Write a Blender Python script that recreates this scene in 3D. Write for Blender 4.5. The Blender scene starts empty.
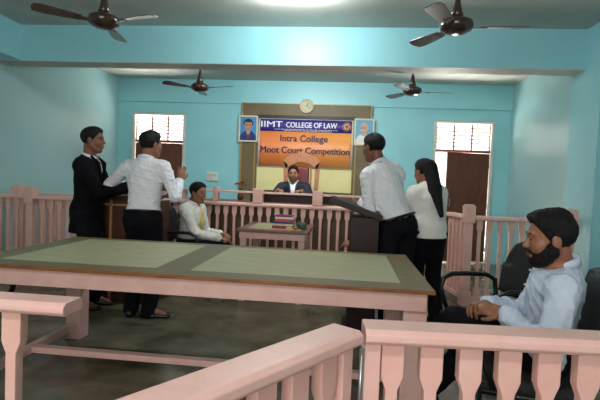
import bpy, math, random
import numpy as np
from mathutils import Vector, Matrix
random.seed(4)
S = bpy.context.scene
COL = S.collection
PI = math.pi

# ------------------------------------------------------------------ camera
F, YAW, PIT, ROL, H = 460.0, .0986, .041, .041, 1.3
def w_axes(X, U, D):
    c, s = math.cos(PIT), math.sin(PIT)
    Y = c*D + s*U; Z = -s*D + c*U
    c, s = math.cos(YAW), math.sin(YAW)
    return Vector((c*X - s*Y, s*X + c*Y, Z))
right = w_axes(math.cos(ROL), math.sin(ROL), 0)
up = w_axes(-math.sin(ROL), math.cos(ROL), 0)
fwd = w_axes(0, 0, 1)
cd = bpy.data.cameras.new('camera'); cam = bpy.data.objects.new('camera', cd); COL.objects.link(cam)
cd.sensor_width = 36; cd.lens = F/600*36; cd.clip_start = .02
m = Matrix.Identity(4)
for i, v in enumerate((right, up, -fwd)):
    for r in range(3): m[r][i] = v[r]
m.translation = Vector((0, 0, H))
cam.matrix_world = m
S.camera = cam
S.view_settings.view_transform = 'Standard'; S.view_settings.look = 'None'; S.view_settings.gamma = 1
S.view_settings.exposure = -0.05

# ------------------------------------------------------------------ materials
def lin(c):
    return tuple(((x/255)/12.92 if x/255 <= .04045 else ((x/255+.055)/1.055)**2.4) for x in c)
def mat(name, c, rough=.5, c2=None, scale=6, bump=0, bscale=40, metal=0, spec=.5, stretch=None, coat=0, detail=4, sheen=0, subs=0):
    M = bpy.data.materials.new(name); M.use_nodes = True
    n, l = M.node_tree.nodes, M.node_tree.links
    b = n['Principled BSDF']
    b.inputs['Roughness'].default_value = rough; b.inputs['Metallic'].default_value = metal
    b.inputs['Specular IOR Level'].default_value = spec
    b.inputs['Base Color'].default_value = (*lin(c), 1)
    if coat: b.inputs['Coat Weight'].default_value = coat; b.inputs['Coat Roughness'].default_value = .15
    if subs:
        b.inputs['Subsurface Weight'].default_value = subs
        b.inputs['Subsurface Radius'].default_value = (.012, .005, .003)
        b.inputs['Subsurface Scale'].default_value = 1
    tc = n.new('ShaderNodeTexCoord')
    src = tc.outputs['Object']
    if stretch:
        mp = n.new('ShaderNodeMapping'); mp.inputs['Scale'].default_value = stretch
        l.new(src, mp.inputs['Vector']); src = mp.outputs['Vector']
    if c2:
        t = n.new('ShaderNodeTexNoise'); t.inputs['Scale'].default_value = scale; t.inputs['Detail'].default_value = detail
        t.inputs['Roughness'].default_value = .6
        l.new(src, t.inputs['Vector'])
        r = n.new('ShaderNodeValToRGB'); r.color_ramp.elements[0].position = .35; r.color_ramp.elements[1].position = .65
        r.color_ramp.elements[0].color = (*lin(c), 1); r.color_ramp.elements[1].color = (*lin(c2), 1)
        l.new(t.outputs['Fac'], r.inputs['Fac']); l.new(r.outputs['Color'], b.inputs['Base Color'])
    if bump:
        t = n.new('ShaderNodeTexNoise'); t.inputs['Scale'].default_value = bscale; t.inputs['Detail'].default_value = 3
        l.new(src, t.inputs['Vector'])
        bp = n.new('ShaderNodeBump'); bp.inputs['Strength'].default_value = bump; bp.inputs['Distance'].default_value = .02
        l.new(t.outputs['Fac'], bp.inputs['Height']); l.new(bp.outputs['Normal'], b.inputs['Normal'])
    return M

M = dict(
    wall=mat('blue_wall_paint', (148, 210, 219), .40, (156, 216, 224), 1.2, .08, 3, spec=.5),
    swall=mat('side_wall_daylight_tint', (164, 206, 210), .34, (172, 210, 212), 1.2, .08, 3, spec=.5),  # paler than the back wall: daylight wash put into the colour
    ceil=mat('ceiling_distemper', (178, 180, 172), .5, (196, 196, 188), 1.5, .12, 4, spec=.3),
    pink=mat('pink_paint', (226, 182, 172), .42, (234, 194, 184), 9, .06, 60, spec=.4),
    pinkd=mat('pink_post_paint', (226, 176, 164), .42, (232, 188, 176), 8, .06, 60, spec=.4),
    floor=mat('terrazzo_floor', (86, 80, 64), .26, (134, 126, 104), 2.6, .03, 6, spec=.5, detail=8),
    top=mat('olive_laminate', (112, 100, 70), .42, (124, 112, 82), 5, 0, spec=.4, stretch=(1, 6, 1)),
    inlay=mat('pale_green_inlay', (166, 164, 128), .42, (182, 180, 144), 6, 0, spec=.4, stretch=(1, 5, 1), detail=6),
    edge=mat('wood_edge', (150, 98, 52), .45, (120, 72, 38), 9, 0, stretch=(1, 8, 8)),
    door=mat('brown_door_board', (108, 62, 44), .5, (92, 50, 36), 3, 0, stretch=(6, 6, 1)),
    white=mat('white_frame_paint', (226, 222, 212), .45, (212, 206, 196), 6),
    grill=mat('grill_paint', (124, 78, 62), .5),
    board=mat('brown_board', (104, 88, 60), .5, (114, 98, 68), 2.5, .04, 40),
    cream=mat('cream_board', (226, 216, 150), .55, (232, 222, 164), 4),
    gold=mat('gold_moulding', (176, 148, 84), .4, (160, 132, 72), 14),
    blackstrip=mat('black_strip', (22, 20, 22), .5),
    bench=mat('bench_laminate', (98, 80, 56), .45, (84, 66, 46), 5, 0, stretch=(1, 1, 6)),
    benchtop=mat('bench_top', (120, 84, 70), .4, (104, 70, 58), 5),
    maroon=mat('dark_maroon_wood', (44, 22, 20), .45, (34, 17, 16), 7, 0, stretch=(1, 1, 6), spec=.3),
    dwood=mat('dark_brown_wood', (88, 52, 38), .4, (68, 40, 30), 6, 0, stretch=(6, 6, 1)),
    tan=mat('tan_wood', (176, 132, 84), .45, (158, 114, 70), 12),
    chairwood=mat('carved_chair_wood', (172, 112, 76), .35, (150, 92, 60), 10, 0, stretch=(5, 5, 1)),
    leather=mat('maroon_leather', (110, 30, 38), .4, (92, 24, 32), 8, .1, 60),
    blackfab=mat('black_fabric', (28, 28, 30), .75, (36, 36, 38), 40, .2, 200),
    net=mat('black_net', (30, 32, 36), .35, (62, 62, 66), 45, .5, 90),
    blackpl=mat('black_plastic', (20, 20, 22), .35),
    blacktube=mat('black_tube', (24, 24, 26), .3, spec=.6),
    fan=mat('brown_fan_enamel', (64, 44, 38), .25, (54, 38, 33), 8, coat=.4),
    fanblade=mat('fan_blade_enamel', (84, 66, 58), .3, (74, 58, 50), 5, coat=.5),
    steel=mat('steel', (176, 176, 178), .35, metal=.9),
    skin=mat('skin_brown', (150, 100, 74), .5, (142, 92, 68), 20, .05, 120, subs=.08),
    skind=mat('skin_dark', (128, 82, 60), .5, (120, 76, 56), 20, .05, 120, subs=.08),
    lips=mat('lips', (122, 66, 58), .45),
    hair=mat('black_hair', (9, 8, 8), .55, (15, 13, 13), 60, .6, 150, spec=.25, stretch=(1, 1, .3)),
    eyew=mat('eye_white', (150, 136, 124), .3), iris=mat('iris_brown', (26, 16, 12), .15),
    shirt=mat('white_shirt', (236, 236, 242), .7, (230, 230, 238), 8, .25, 14),
    shirtb=mat('pale_blue_shirt', (206, 219, 236), .7, (196, 211, 231), 8, .3, 14),
    shirtg=mat('off_white_shirt', (236, 234, 228), .7, (224, 222, 216), 8, .25, 14),
    suit=mat('black_suit_cloth', (15, 15, 20), .85, (11, 11, 15), 20, .2, 20, spec=.12),
    navy=mat('navy_suit_cloth', (26, 30, 50), .8, (20, 24, 40), 20, .2, 20),
    trou=mat('black_trousers', (16, 16, 22), .8, (20, 20, 26), 12, .25, 14, spec=.12),
    shoe=mat('black_shoe', (18, 16, 16), .25, spec=.6),
    yellow=mat('yellow_tie', (226, 196, 70), .6), red=mat('red_tie', (176, 34, 40), .6),
    ivory=mat('clock_face', (232, 228, 206), .4), black=mat('black_ink', (18, 18, 20), .5),
    plastic=mat('white_plastic', (216, 220, 214), .35),
    flower=mat('red_petals', (176, 40, 44), .6, (140, 28, 34), 30), leaf=mat('flower_stem', (48, 72, 40), .6),
    vase=mat('vase_brown', (70, 46, 36), .3),
    paper=mat('page_paper', (226, 222, 210), .7, (212, 206, 194), 30),
    ground=mat('sunlit_dusty_ground', (206, 190, 160), .9, (180, 164, 134), 1.5),
    outwall=mat('exterior_pink_plaster', (236, 208, 190), .9, (222, 190, 172), 2),
    belt=mat('black_belt', (12, 12, 12), .35), buckle=mat('buckle', (170, 170, 170), .3, metal=1),
)
def cmat(name, c, r=.5): 
    return mat(name, c, r, tuple(max(0, x-10) for x in c), 20)

# ------------------------------------------------------------------ object helpers
def link(o, parent=None):
    COL.objects.link(o)
    if parent: o.parent = parent
    return o
def thing(name, label, cat, loc=(0, 0, 0), rz=0, group=None):
    o = bpy.data.objects.new(name, None); COL.objects.link(o); o.empty_display_size = .1
    o.location = loc; o.rotation_euler = (0, 0, rz); o['label'] = label; o['category'] = cat
    if group: o['group'] = group
    return o
def tag(o, label, cat, group=None):
    o['label'] = label; o['category'] = cat
    if group: o['group'] = group
    return o
def struct(o): o['kind'] = 'structure'; return o
def dup(root, loc, rz, label, group=None):
    r = root.copy(); COL.objects.link(r); r.location = loc; r.rotation_euler = (0, 0, rz); r['label'] = label
    if group: r['group'] = group
    for ch in list(root.children):
        c = ch.copy(); COL.objects.link(c); c.parent = r
        for g in list(ch.children):
            d = g.copy(); COL.objects.link(d); d.parent = c
    return r

class MB:
    def __init__(s): s.v = []; s.f = []; s.mi = []; s.sm = []
    def add(s, vs, fs, mi=0, smooth=False):
        o = len(s.v); s.v += [tuple(v) for v in vs]
        for f in fs: s.f.append([i+o for i in f]); s.mi.append(mi); s.sm.append(smooth)
        return s
    def box(s, x0, x1, y0, y1, z0, z1, mi=0, T=None):
        vs = [Vector((x, y, z)) for x in (x0, x1) for y in (y0, y1) for z in (z0, z1)]
        if T: vs = [T @ v for v in vs]
        return s.add(vs, [(0, 1, 3, 2), (4, 6, 7, 5), (0, 4, 5, 1), (2, 3, 7, 6), (0, 2, 6, 4), (1, 5, 7, 3)], mi)
    def prism(s, poly, d0, d1, axis='y', mi=0, T=None):
        n = len(poly)
        def P(a, b, d):
            v = {'y': (a, d, b), 'x': (d, a, b), 'z': (a, b, d)}[axis]
            v = Vector(v); return T @ v if T else v
        vs = [P(a, b, d0) for a, b in poly] + [P(a, b, d1) for a, b in poly]
        return s.add(vs, [list(range(n))[::-1], list(range(n, 2*n))] + [(i, (i+1) % n, n+(i+1) % n, n+i) for i in range(n)], mi)
    def tube(s, pts, r, seg=10, mi=0, rs=None, closed=False):
        pts = [Vector(p) for p in pts]; n = len(pts); vs = []
        prev = None
        for i, p in enumerate(pts):
            if closed: d = (pts[(i+1) % n]-pts[i-1]).normalized()
            else: d = (pts[min(i+1, n-1)]-pts[max(i-1, 0)]).normalized()
            a = prev if prev is not None else (Vector((0, 0, 1)) if abs(d.z) < .9 else Vector((1, 0, 0)))
            a = (a - d*a.dot(d)).normalized(); b = d.cross(a); prev = a
            R = rs[i] if rs else r
            for k in range(seg):
                t = 2*PI*k/seg; vs.append(p+a*math.cos(t)*R+b*math.sin(t)*R)
        fs = []
        for i in range(n if closed else n-1):
            j = (i+1) % n
            for k in range(seg):
                fs.append((i*seg+k, i*seg+(k+1) % seg, j*seg+(k+1) % seg, j*seg+k))
        if not closed: fs += [list(range(seg))[::-1], list(range((n-1)*seg, n*seg))]
        return s.add(vs, fs, mi, True)
    def lathe(s, prof, c=(0, 0, 0), seg=24, mi=0, T=None):
        vs = []; n = len(prof)
        for r, z in prof:
            for k in range(seg):
                t = 2*PI*k/seg; v = Vector((c[0]+r*math.cos(t), c[1]+r*math.sin(t), c[2]+z)); vs.append(T @ v if T else v)
        fs = [(i*seg+k, i*seg+(k+1) % seg, (i+1)*seg+(k+1) % seg, (i+1)*seg+k) for i in range(n-1) for k in range(seg)]
        fs += [list(range(seg))[::-1], list(range((n-1)*seg, n*seg))]
        return s.add(vs, fs, mi, True)
    def build(s, name, mats, parent=None, bevel=0, seg=2, subsurf=0):
        if not isinstance(mats, (list, tuple)): mats = [mats]
        me = bpy.data.meshes.new(name); me.from_pydata(s.v, [], s.f)
        for q in mats: me.materials.append(q)
        for p, a, b in zip(me.polygons, s.mi, s.sm): p.material_index = a; p.use_smooth = b
        o = link(bpy.data.objects.new(name, me), parent)
        if bevel:
            b = o.modifiers.new('bevel', 'BEVEL'); b.width = bevel; b.segments = seg; b.limit_method = 'ANGLE'; b.angle_limit = .6
            for p in me.polygons: p.use_smooth = True
            wn = o.modifiers.new('wn', 'WEIGHTED_NORMAL')
        if subsurf:
            q = o.modifiers.new('ss', 'SUBSURF'); q.levels = q.render_levels = subsurf
            for p in me.polygons: p.use_smooth = True
        return o
def box(name, x0, x1, y0, y1, z0, z1, m_, parent=None, bevel=.003):
    return MB().box(x0, x1, y0, y1, z0, z1).build(name, m_, parent, bevel)

# ------------------------------------------------------------------ the room
B, L, R, ZC = 8.24, -4.27, 2.76, 3.07
YF = -2.6
LF = -4.75     # the left wall runs slightly out of square
def wall_with_holes(name, xs, zs, holes, y0, y1, m_):
    b = MB()
    xs = sorted(set(xs + [h[0] for h in holes] + [h[1] for h in holes])); zs = sorted(set(zs + [h[2] for h in holes] + [h[3] for h in holes]))
    for i in range(len(xs)-1):
        for j in range(len(zs)-1):
            cx, cz = (xs[i]+xs[i+1])/2, (zs[j]+zs[j+1])/2
            if any(h[0] < cx < h[1] and h[2] < cz < h[3] for h in holes): continue
            b.box(xs[i], xs[i+1], y0, y1, zs[j], zs[j+1])
    return struct(b.build(name, m_))
struct(MB().box(LF-.1, R+.2, YF-.2, B+.2, -.1, 0).build('floor', M['floor']))
struct(MB().box(LF-.1, R+.2, YF-.2, B+.2, ZC, ZC+.12).build('ceiling', M['ceil']))
DL = (-3.985, -2.975); DR = (1.475, 2.485); DZ = 2.455
wall_with_holes('wall_back', [LF-.1, R+.2], [0, ZC], [(DL[0], DL[1], 0, DZ), (DR[0], DR[1], 0, DZ)], B, B+.2, M['wall'])
struct(MB().prism([(L, B), (L-.2, B), (LF-.2, YF), (LF, YF)], 0, ZC, 'z').build('wall_left', M['swall']))
struct(MB().box(R, R+.2, YF, B, 0, ZC).build('wall_right', M['swall']))
wall_with_holes('wall_front', [LF-.1, R+.2], [0, ZC], [(-2.4, .9, .9, 2.5)], YF-.2, YF, M['wall'])
# cross beam, its underside in the ceiling material
b = MB().box(L-.15, R, 5.33, 5.62, 2.64, ZC, 0)
b.box(L-.15, R, 5.332, 5.618, 2.632, 2.641, 1)
struct(b.build('trim_1', [M['wall'], M['ceil']]))
# shallow beam band along the back wall
struct(MB().box(L, R, B-.035, B, 2.65, ZC).build('trim_2', M['wall']))
# long beam over the left wall, front bay
struct(MB().box(-4.9, -4.03, YF, 5.33, 2.645, ZC).build('trim_3', M['wall']))
# column on the right
struct(MB().box(2.53, R, 5.33, 5.62, 0, 2.632).build('trim_4', M['wall']))
struct(MB().box(2.53, R, 5.0, 5.33, 0, ZC).build('trim_5', M['wall']))

# --- doors and their transoms
def doorway(n, x0, x1, leaf_w, leaf_ang):
    t = bpy.data.objects.new('door_%d' % n, None); COL.objects.link(t); struct(t); t.location = (x0, B, 0)
    w = x1-x0
    b = MB()
    b.box(0, .05, -.03, .19, 0, DZ-.01); b.box(w-.045, w, -.03, .19, 0, DZ-.01); b.box(.05, w-.045, -.03, .19, DZ-.05, DZ-.01)
    b.box(.05, w-.045, 0, .07, 1.905, 1.945, 1)
    b.box(.05, w-.045, -.0, .19, 0, .012)
    b.build('frame', [M['white'], M['grill']], t, .004)
    T = Matrix.Translation((w-.05, .0, 0)) @ Matrix.Rotation(leaf_ang, 4, 'Z')
    b = MB().box(-leaf_w, 0, 0, .035, .02, 1.9, 0, T)
    lf = b.build('leaf', M['door'], t, .003)
    for z in (.25, 1.0, 1.7): MB().tube([T @ Vector((.005, -.006, z-.05)), T @ Vector((.005, -.006, z+.05))], .008).build('hinge', M['steel'], lf)
    b = MB().tube([T @ Vector((-leaf_w+.06, -.004, .98)), T @ Vector((-leaf_w+.06, -.04, .98)), T @ Vector((-leaf_w+.06, -.04, 1.1)), T @ Vector((-leaf_w+.06, -.004, 1.1))], .007)
    b.build('handle', M['steel'], lf)
    g = bpy.data.objects.new('window_%d' % n, None); COL.objects.link(g); struct(g); g.location = (x0, B, 0)
    b = MB()
    z0, z1 = 1.95, DZ-.055
    for i in range(8):
        z = z0+(z1-z0)*i/7; b.box(.05, w-.045, .045, .06, z-.008, z+.008)
    for i in range(4):
        x = .055+(w-.105)*i/3; b.box(x-.012, x+.012, .035, .05, z0, z1)
    b.build('grill', M['grill'], g)
    return t
doorway(1, DL[0], DL[1], .90, 0)
doorway(2, DR[0], DR[1], .74, .16)

# --- outside the doors
struct(MB().box(-9, 8, B+.2, 26, -.12, -.02).build('ground', M['ground']))
o = MB()
o.box(-1.2, 3.2, 17, 17.2, -.02, 1.6); o.box(1.9, 2.2, 16.8, 17, -.02, 1.9)
tag(o.build('boundary_wall', M['outwall'], None, .01), 'pale pink plaster wall outside, seen through the open right doorway', 'wall')

# ------------------------------------------------------------------ railings
PW = .111
def baluster_mb(x, z0, z1, dep=.036, w=.062, n=.034, bl=.095):
    q = w/2; p = n/2; t = .035
    poly = [(x-q, z0), (x+q, z0), (x+q, z0+bl), (x+p, z0+bl+t), (x+p, z1-bl-t), (x+q, z1-bl), (x+q, z1), (x-q, z1), (x-q, z1-bl), (x-p, z1-bl-t), (x-p, z0+bl+t), (x-q, z0+bl)]
    return MB().prism(poly, -dep/2, dep/2)
def newel_mb(x, h, w=.115):
    b = MB(); q = w/2; p = q*.72
    b.box(x-q, x+q, -q, q, h-.2, h-.012); b.box(x-q+.012, x+q-.012, -q+.012, q-.012, h-.012, h)
    b.box(x-p, x+p, -p, p, .16, h-.2); b.box(x-q, x+q, -q, q, 0, .16)
    return b
def railing(label, loc, rz, length, h, newels=(), ledge=None, rail_w=.11, rail_h=.05, first=.06, zb=.1, newel_h=None, stiles=(), group=None, z0=0, last=None, pw=PW, blocks=()):
    t = thing('railing', label, 'railing', loc, rz, group)
    hw = rail_w/2
    prof = [(-hw, h-rail_h+.012), (-hw+.012, h-rail_h), (hw-.012, h-rail_h), (hw, h-rail_h+.012), (hw, h-.010), (hw-.012, h), (-hw+.014, h), (-hw, h-.012)]
    MB().prism(prof, 0, length, 'x').build('top_rail', M['pink'], t, .003)
    MB().box(0, length, -.025, .025, zb-.05, zb).build('bottom_rail', M['pink'], t, .003)
    x = first
    while x < (last or length)-.03:
        if not any(abs(x-nx) < .085 for nx in newels) and not any(abs(x-nx) < .03 for nx in stiles):
            baluster_mb(x, zb, h-rail_h).build('baluster', M['pinkd'], t, .003, 1)
        x += pw
    for nx in newels:
        newel_mb(nx, newel_h or h+.11).build('newel_post', M['pinkd'], t, .005)
    for nx, bw_ in blocks:
        MB().box(nx-bw_/2, nx+bw_/2, -.06, .06, h+.001, newel_h).build('post_block', M['pinkd'], t, .006)
    for nx in stiles:
        MB().box(nx-.022, nx+.022, -.028, .028, 0, h-rail_h).build('stile', M['pink'], t, .004)
    return t
# front enclosure, 0.92 m high
fr = railing('pale pink wooden railing crossing the bottom right, nearest the camera', (.065, 1.25, 0), .07, 2.5, .92, rail_w=.115, rail_h=.042, stiles=(.024,), first=.08, pw=.104)
for z in (.62, .2):
    b = MB(); b.tube([(-.006, -.03, z), (-.006, -.03, z+.24)], .006); b.box(-.004, .002, -.03, .03, z, z+.24); b.build('hinge', M['steel'], fr)
fl = railing('pale pink railing stub entering from the left edge in the foreground', (-2.9, 1.28, 0), 0, 2.11, .92, rail_w=.10, rail_h=.04, first=.038, last=1.97)
ga = math.atan2(-.82, -.57)
gt = railing('pink wooden gate leaf swung open towards the camera, bottom centre', (.018, 1.215, 0), ga, .84, .92, rail_w=.11, rail_h=.042, first=.09, stiles=(.026, .81))
# rear rail in front of the bench
rear = railing('long pink railing with raised ledge in front of the brown bench', (-4.36, 5.8, 0), 0, 5.56, 1.0, newels=(5.5,), blocks=((2.7, .06), (3.25, .125), (4.01, .125)), newel_h=1.185)
rear_led = MB().box(2.24, 3.186, -.04, .04, 1.12, 1.145).box(3.314, 3.946, -.04, .04, 1.12, 1.145).box(4.074, 4.85, -.04, .04, 1.12, 1.145).box(2.26, 2.31, -.02, .02, 1.0, 1.12).box(4.78, 4.83, -.02, .02, 1.0, 1.12)
rear_led.build('ledge', M['pink'], rear, .003)
railing('pink railing with square end post beside the left wall', (-4.36, 5.22, 0), 0, 1.5, 1.0, newels=(.57,), newel_h=1.1)
railing('pink railing running to the right wall behind the seated bearded man', (1.36, 5.22, 0), 0, 1.14, 1.0, newels=(.0, 1.06), newel_h=1.12, first=.12)
railing('short pink return railing between two posts near the open door', (1.27, 5.78, 0), -1.407, .5, 1.0, first=.06)
tag(newel_mb(0, 1.1).build('newel_post', M['pinkd'], None, .005), 'pink square post against the left wall behind the railing', 'post').location = (-4.17, 5.5, 0)

# ------------------------------------------------------------------ big table
TX0, TX1, TY0, TY1, TZ = -2.14, .46, 2.33, 3.5, .78
t = thing('table', 'long pink table with olive top and two pale green inlays', 'table', (TX0, TY0, 0))
W, D = TX1-TX0, TY1-TY0
MB().box(0, W, 0, D, TZ-.018, TZ).build('tabletop', M['top'], t, .002)
b = MB().box(-.006, W+.006, -.006, 0, TZ-.02, TZ-.001).box(-.006, W+.006, D, D+.006, TZ-.02, TZ-.001).box(-.006, 0, 0, D, TZ-.02, TZ-.001).box(W, W+.006, 0, D, TZ-.02, TZ-.001)
b.build('edge_strip', M['edge'], t, .001)
for x0, x1 in ((.17, 1.10), (1.30, W-.15)):
    MB().box(x0, x1, .14, D-.1, TZ, TZ+.0012).build('inlay', M['inlay'], t)
b = MB().box(.03, W-.03, .02, .045, TZ-.115, TZ-.02).box(.03, W-.03, D-.045, D-.02, TZ-.115, TZ-.02).box(.03, .055, .045, D-.045, TZ-.115, TZ-.02).box(W-.055, W-.03, .045, D-.045, TZ-.115, TZ-.02)
b.build('apron', M['pink'], t, .002)
for x in (.02, W-.14):
    for y in (.045, D-.165):
        MB().box(x, x+.12, y, y+.12, 0, TZ-.02).build('leg', M['pink'], t, .005)
for x in (.055, W-.105):
    MB().box(x, x+.05, .165, D-.165, .08, .13).build('stretcher', M['pink'], t, .003)
MB().box(.105, W-.105, .5, .56, .085, .125).build('stretcher', M['pink'], t, .003)

# small table
t = thing('table', 'small pink table with brown top, in front of the rear railing', 'table', (-1.13, 4.72, 0))
w, d, h = .76, .86, .775
MB().box(0, w, 0, d, h-.03, h).build('tabletop', M['benchtop'], t, .003)
MB().box(.09, w-.09, .1, d-.1, h, h+.0012).build('inlay', M['inlay'], t)
b = MB().box(.03, w-.03, .03, .05, h-.1, h-.03).box(.03, w-.03, d-.05, d-.03, h-.1, h-.03).box(.03, .05, .05, d-.05, h-.1, h-.03).box(w-.05, w-.03, .05, d-.05, h-.1, h-.03)
b.build('apron', M['pink'], t, .002)
for x in (.035, w-.105):
    for y in (.05, d-.12): MB().box(x, x+.07, y, y+.07, 0, h-.03).build('leg', M['pink'], t, .004)
# books on it
cols = [(150, 40, 52), (196, 190, 180), (44, 60, 110), (204, 66, 60), (228, 226, 218), (126, 50, 96)]
nm = ['maroon', 'grey-white', 'dark blue', 'red', 'white', 'purple']
order = ['lowest', 'second from the bottom', 'third from the bottom', 'fourth from the bottom', 'fifth from the bottom', 'topmost']
z = h+.0015
for i, c in enumerate(cols):
    th = [.03, .022, .024, .028, .02, .018][i]
    t = thing('book', '%s book, %s in the stack on the small table' % (nm[i], order[i]), 'book', (-.655+random.uniform(-.012, .012), 5.02, z), random.uniform(-.1, .1), 'books stacked on the small table')
    wd, dp = .23-.008*i, .17
    MB().box(-wd/2+.004, wd/2-.004, -dp/2+.004, dp/2, .002, th-.002).build('pages', M['paper'], t)
    cm = cmat('cover_'+nm[i].replace('-', '_').replace(' ', '_'), c)
    MB().box(-wd/2, wd/2, -dp/2, dp/2, 0, .0022).box(-wd/2, wd/2, -dp/2, dp/2, th-.0022, th).box(-wd/2, wd/2, -dp/2-.002, -dp/2+.002, 0, th).build('cover', cm, t, .0008, 1)
    z += th+.0005
t = thing('folder', 'grey-green round-edged folder leaning at the right side of the books', 'folder', (-.43, 5.06, h+.002), .4)
MB().box(-.09, .0, -.07, .07, 0, .07).build('cover', cmat('folder_green', (84, 98, 88)), t, .02)
tag(MB().box(-.62, -.55, 4.86, 4.9, h+.0015, h+.03).build('small_box', cmat('box_yellow', (220, 190, 70)), None, .004), 'small yellow box lying before the stack of books', 'box')
tag(MB().box(-.535, -.505, 4.86, 4.89, h+.0015, h+.028).build('small_box', cmat('ink_red', (196, 50, 44)), None, .006), 'small red box beside the yellow one before the books', 'box')

# ------------------------------------------------------------------ dais, bench, backdrop
DH = .25
struct(MB().box(-2.6, 1.05, 6.05, B-.0, 0, DH).build('trim_6', M['bench']))
t = thing('bench', 'long brown laminate bench front behind the pink railing', 'bench', (-2.42, 6.06, DH))
MB().box(0, 2.85, 0, .03, 0, .72).box(0, .03, .03, .5, 0, .72).box(2.82, 2.85, .03, .5, 0, .72).build('panel', M['bench'], t, .003)
MB().box(-.02, 2.87, -.03, .52, .72, .75).build('worktop', M['benchtop'], t, .004)
t = thing('desk', 'dark wooden desk with raised top in front of the judge', 'desk', (-1.3, 6.1, DH+.75))
MB().box(0, 1.18, 0, .42, .1, .125).build('desktop', M['maroon'], t, .003)
MB().box(.02, 1.16, .02, .04, 0, .1).box(.02, .05, .04, .4, 0, .1).box(1.13, 1.16, .04, .4, 0, .1).build('body', M['maroon'], t, .002)
# backdrop on the back wall
t = thing('notice_board', 'large brown backdrop board with gold edging on the back wall', 'board', (-1.915, B, 0))
W = 2.3
MB().box(.0, W, -.06, -.037, DH, 2.655).build('board_panel', M['board'], t, .003)
b = MB().box(-.015, .012, -.075, -.04, DH, 2.67).box(W-.012, W+.015, -.075, -.04, DH, 2.67).box(.012, W-.012, -.075, -.04, 2.65, 2.67)
b.box(.24, .262, -.072, -.06, 1.0, 2.44).box(W-.262, W-.24, -.072, -.06, 1.0, 2.44)
b.build('moulding', M['gold'], t, .003)
MB().box(.3, W-.3, -.066, -.06, 1.12, 1.58).build('cream_panel', M['cream'], t, .002)
MB().box(.262, W-.262, -.07, -.06, 2.40, 2.46).build('rail', M['blackstrip'], t, .002)
MB().box(.262, W-.262, -.07, -.06, 1.0, 1.12).build('rail', M['bench'], t, .002)

def text(name, s, size, x, z, y, m_, parent, bold=0, width=None, align='CENTER', shear=0):
    cu = bpy.data.curves.new(name, 'FONT'); cu.body = s; cu.size = size; cu.align_x = align; cu.extrude = .001; cu.shear = shear
    cu.materials.append(m_)
    tmp = bpy.data.objects.new(name+'_t', cu); COL.objects.link(tmp)
    dg = bpy.context.evaluated_depsgraph_get(); me = bpy.data.meshes.new_from_object(tmp.evaluated_get(dg)); 
    bpy.data.objects.remove(tmp)
    xs = [v.co.x for v in me.vertices]; k = 1
    if width: k = width/(max(xs)-min(xs))
    cx = (max(xs)+min(xs))/2 if align == 'CENTER' else min(xs)
    for v in me.vertices: v.co = Vector(((v.co.x-cx)*k+x, y-v.co.z, z+v.co.y))
    if bold:
        vs = [v.co.copy() for v in me.vertices]; fs = [tuple(p.vertices) for p in me.polygons]; n = len(vs); V = []; Fc = []
        for q, (dx, dz) in enumerate(((-bold, 0), (bold, 0), (0, bold*.6), (0, -bold*.6))):
            V += [v+Vector((dx, -q*.0002, dz)) for v in vs]; Fc += [tuple(i+q*n for i in f) for f in fs]
        me = bpy.data.meshes.new(name); me.from_pydata(V, [], Fc)
    me.materials.clear(); me.materials.append(m_)
    return link(bpy.data.objects.new(name, me), parent)

# banner
bx0, bx1, bz0, bz1 = -1.605, .085, 1.53, 2.395
def banner_mat():
    q = bpy.data.materials.new('banner_vinyl'); q.use_nodes = True; n, l = q.node_tree.nodes, q.node_tree.links
    b = n['Principled BSDF']; b.inputs['Roughness'].default_value = .45
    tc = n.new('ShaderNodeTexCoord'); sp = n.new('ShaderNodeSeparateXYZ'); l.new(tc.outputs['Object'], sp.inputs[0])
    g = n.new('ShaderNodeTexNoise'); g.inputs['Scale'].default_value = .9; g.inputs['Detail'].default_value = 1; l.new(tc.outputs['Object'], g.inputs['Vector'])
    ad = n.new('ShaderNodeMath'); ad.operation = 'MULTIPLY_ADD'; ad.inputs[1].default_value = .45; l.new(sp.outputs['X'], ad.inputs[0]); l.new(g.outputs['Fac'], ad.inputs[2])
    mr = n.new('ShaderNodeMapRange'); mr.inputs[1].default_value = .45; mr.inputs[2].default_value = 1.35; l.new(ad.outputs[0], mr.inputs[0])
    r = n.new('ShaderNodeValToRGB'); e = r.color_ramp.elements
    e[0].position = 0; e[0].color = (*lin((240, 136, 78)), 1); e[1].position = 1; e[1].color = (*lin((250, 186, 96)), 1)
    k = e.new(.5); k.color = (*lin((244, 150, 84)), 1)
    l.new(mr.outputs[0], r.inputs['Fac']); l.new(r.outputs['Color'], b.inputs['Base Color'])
    return q
bm_ = banner_mat()
t = thing('banner', 'orange vinyl banner with purple heading hanging on the brown board', 'banner', (bx0, B-.085, 0))
bw = bx1-bx0
nx = 40
b = MB()
def sheet(x0, x1, z0, z1, y0, th, nx=40):
    vs = []; fs = []
    for k in (0, 1):
        for i in range(nx+1):
            x = x0+(x1-x0)*i/nx; yy = y0+.004*math.sin(x*9)+k*th
            vs += [(x, yy, z0), (x, yy, z1)]
    o2 = 2*(nx+1)
    for i in range(nx):
        fs += [(2*i, 2*i+2, 2*i+3, 2*i+1), (o2+2*i, o2+2*i+1, o2+2*i+3, o2+2*i+2), (2*i, o2+2*i, o2+2*i+2, 2*i+2), (2*i+1, 2*i+3, o2+2*i+3, o2+2*i+1)]
    fs += [(0, 1, o2+1, o2), (2*nx, o2+2*nx, o2+2*nx+1, 2*nx+1)]
    return vs, fs
b.add(*sheet(0, bw, bz0, bz1, 0, .003), smooth=True); b.build('cloth', cmat('banner_white_border', (232, 226, 214)), t)
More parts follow.
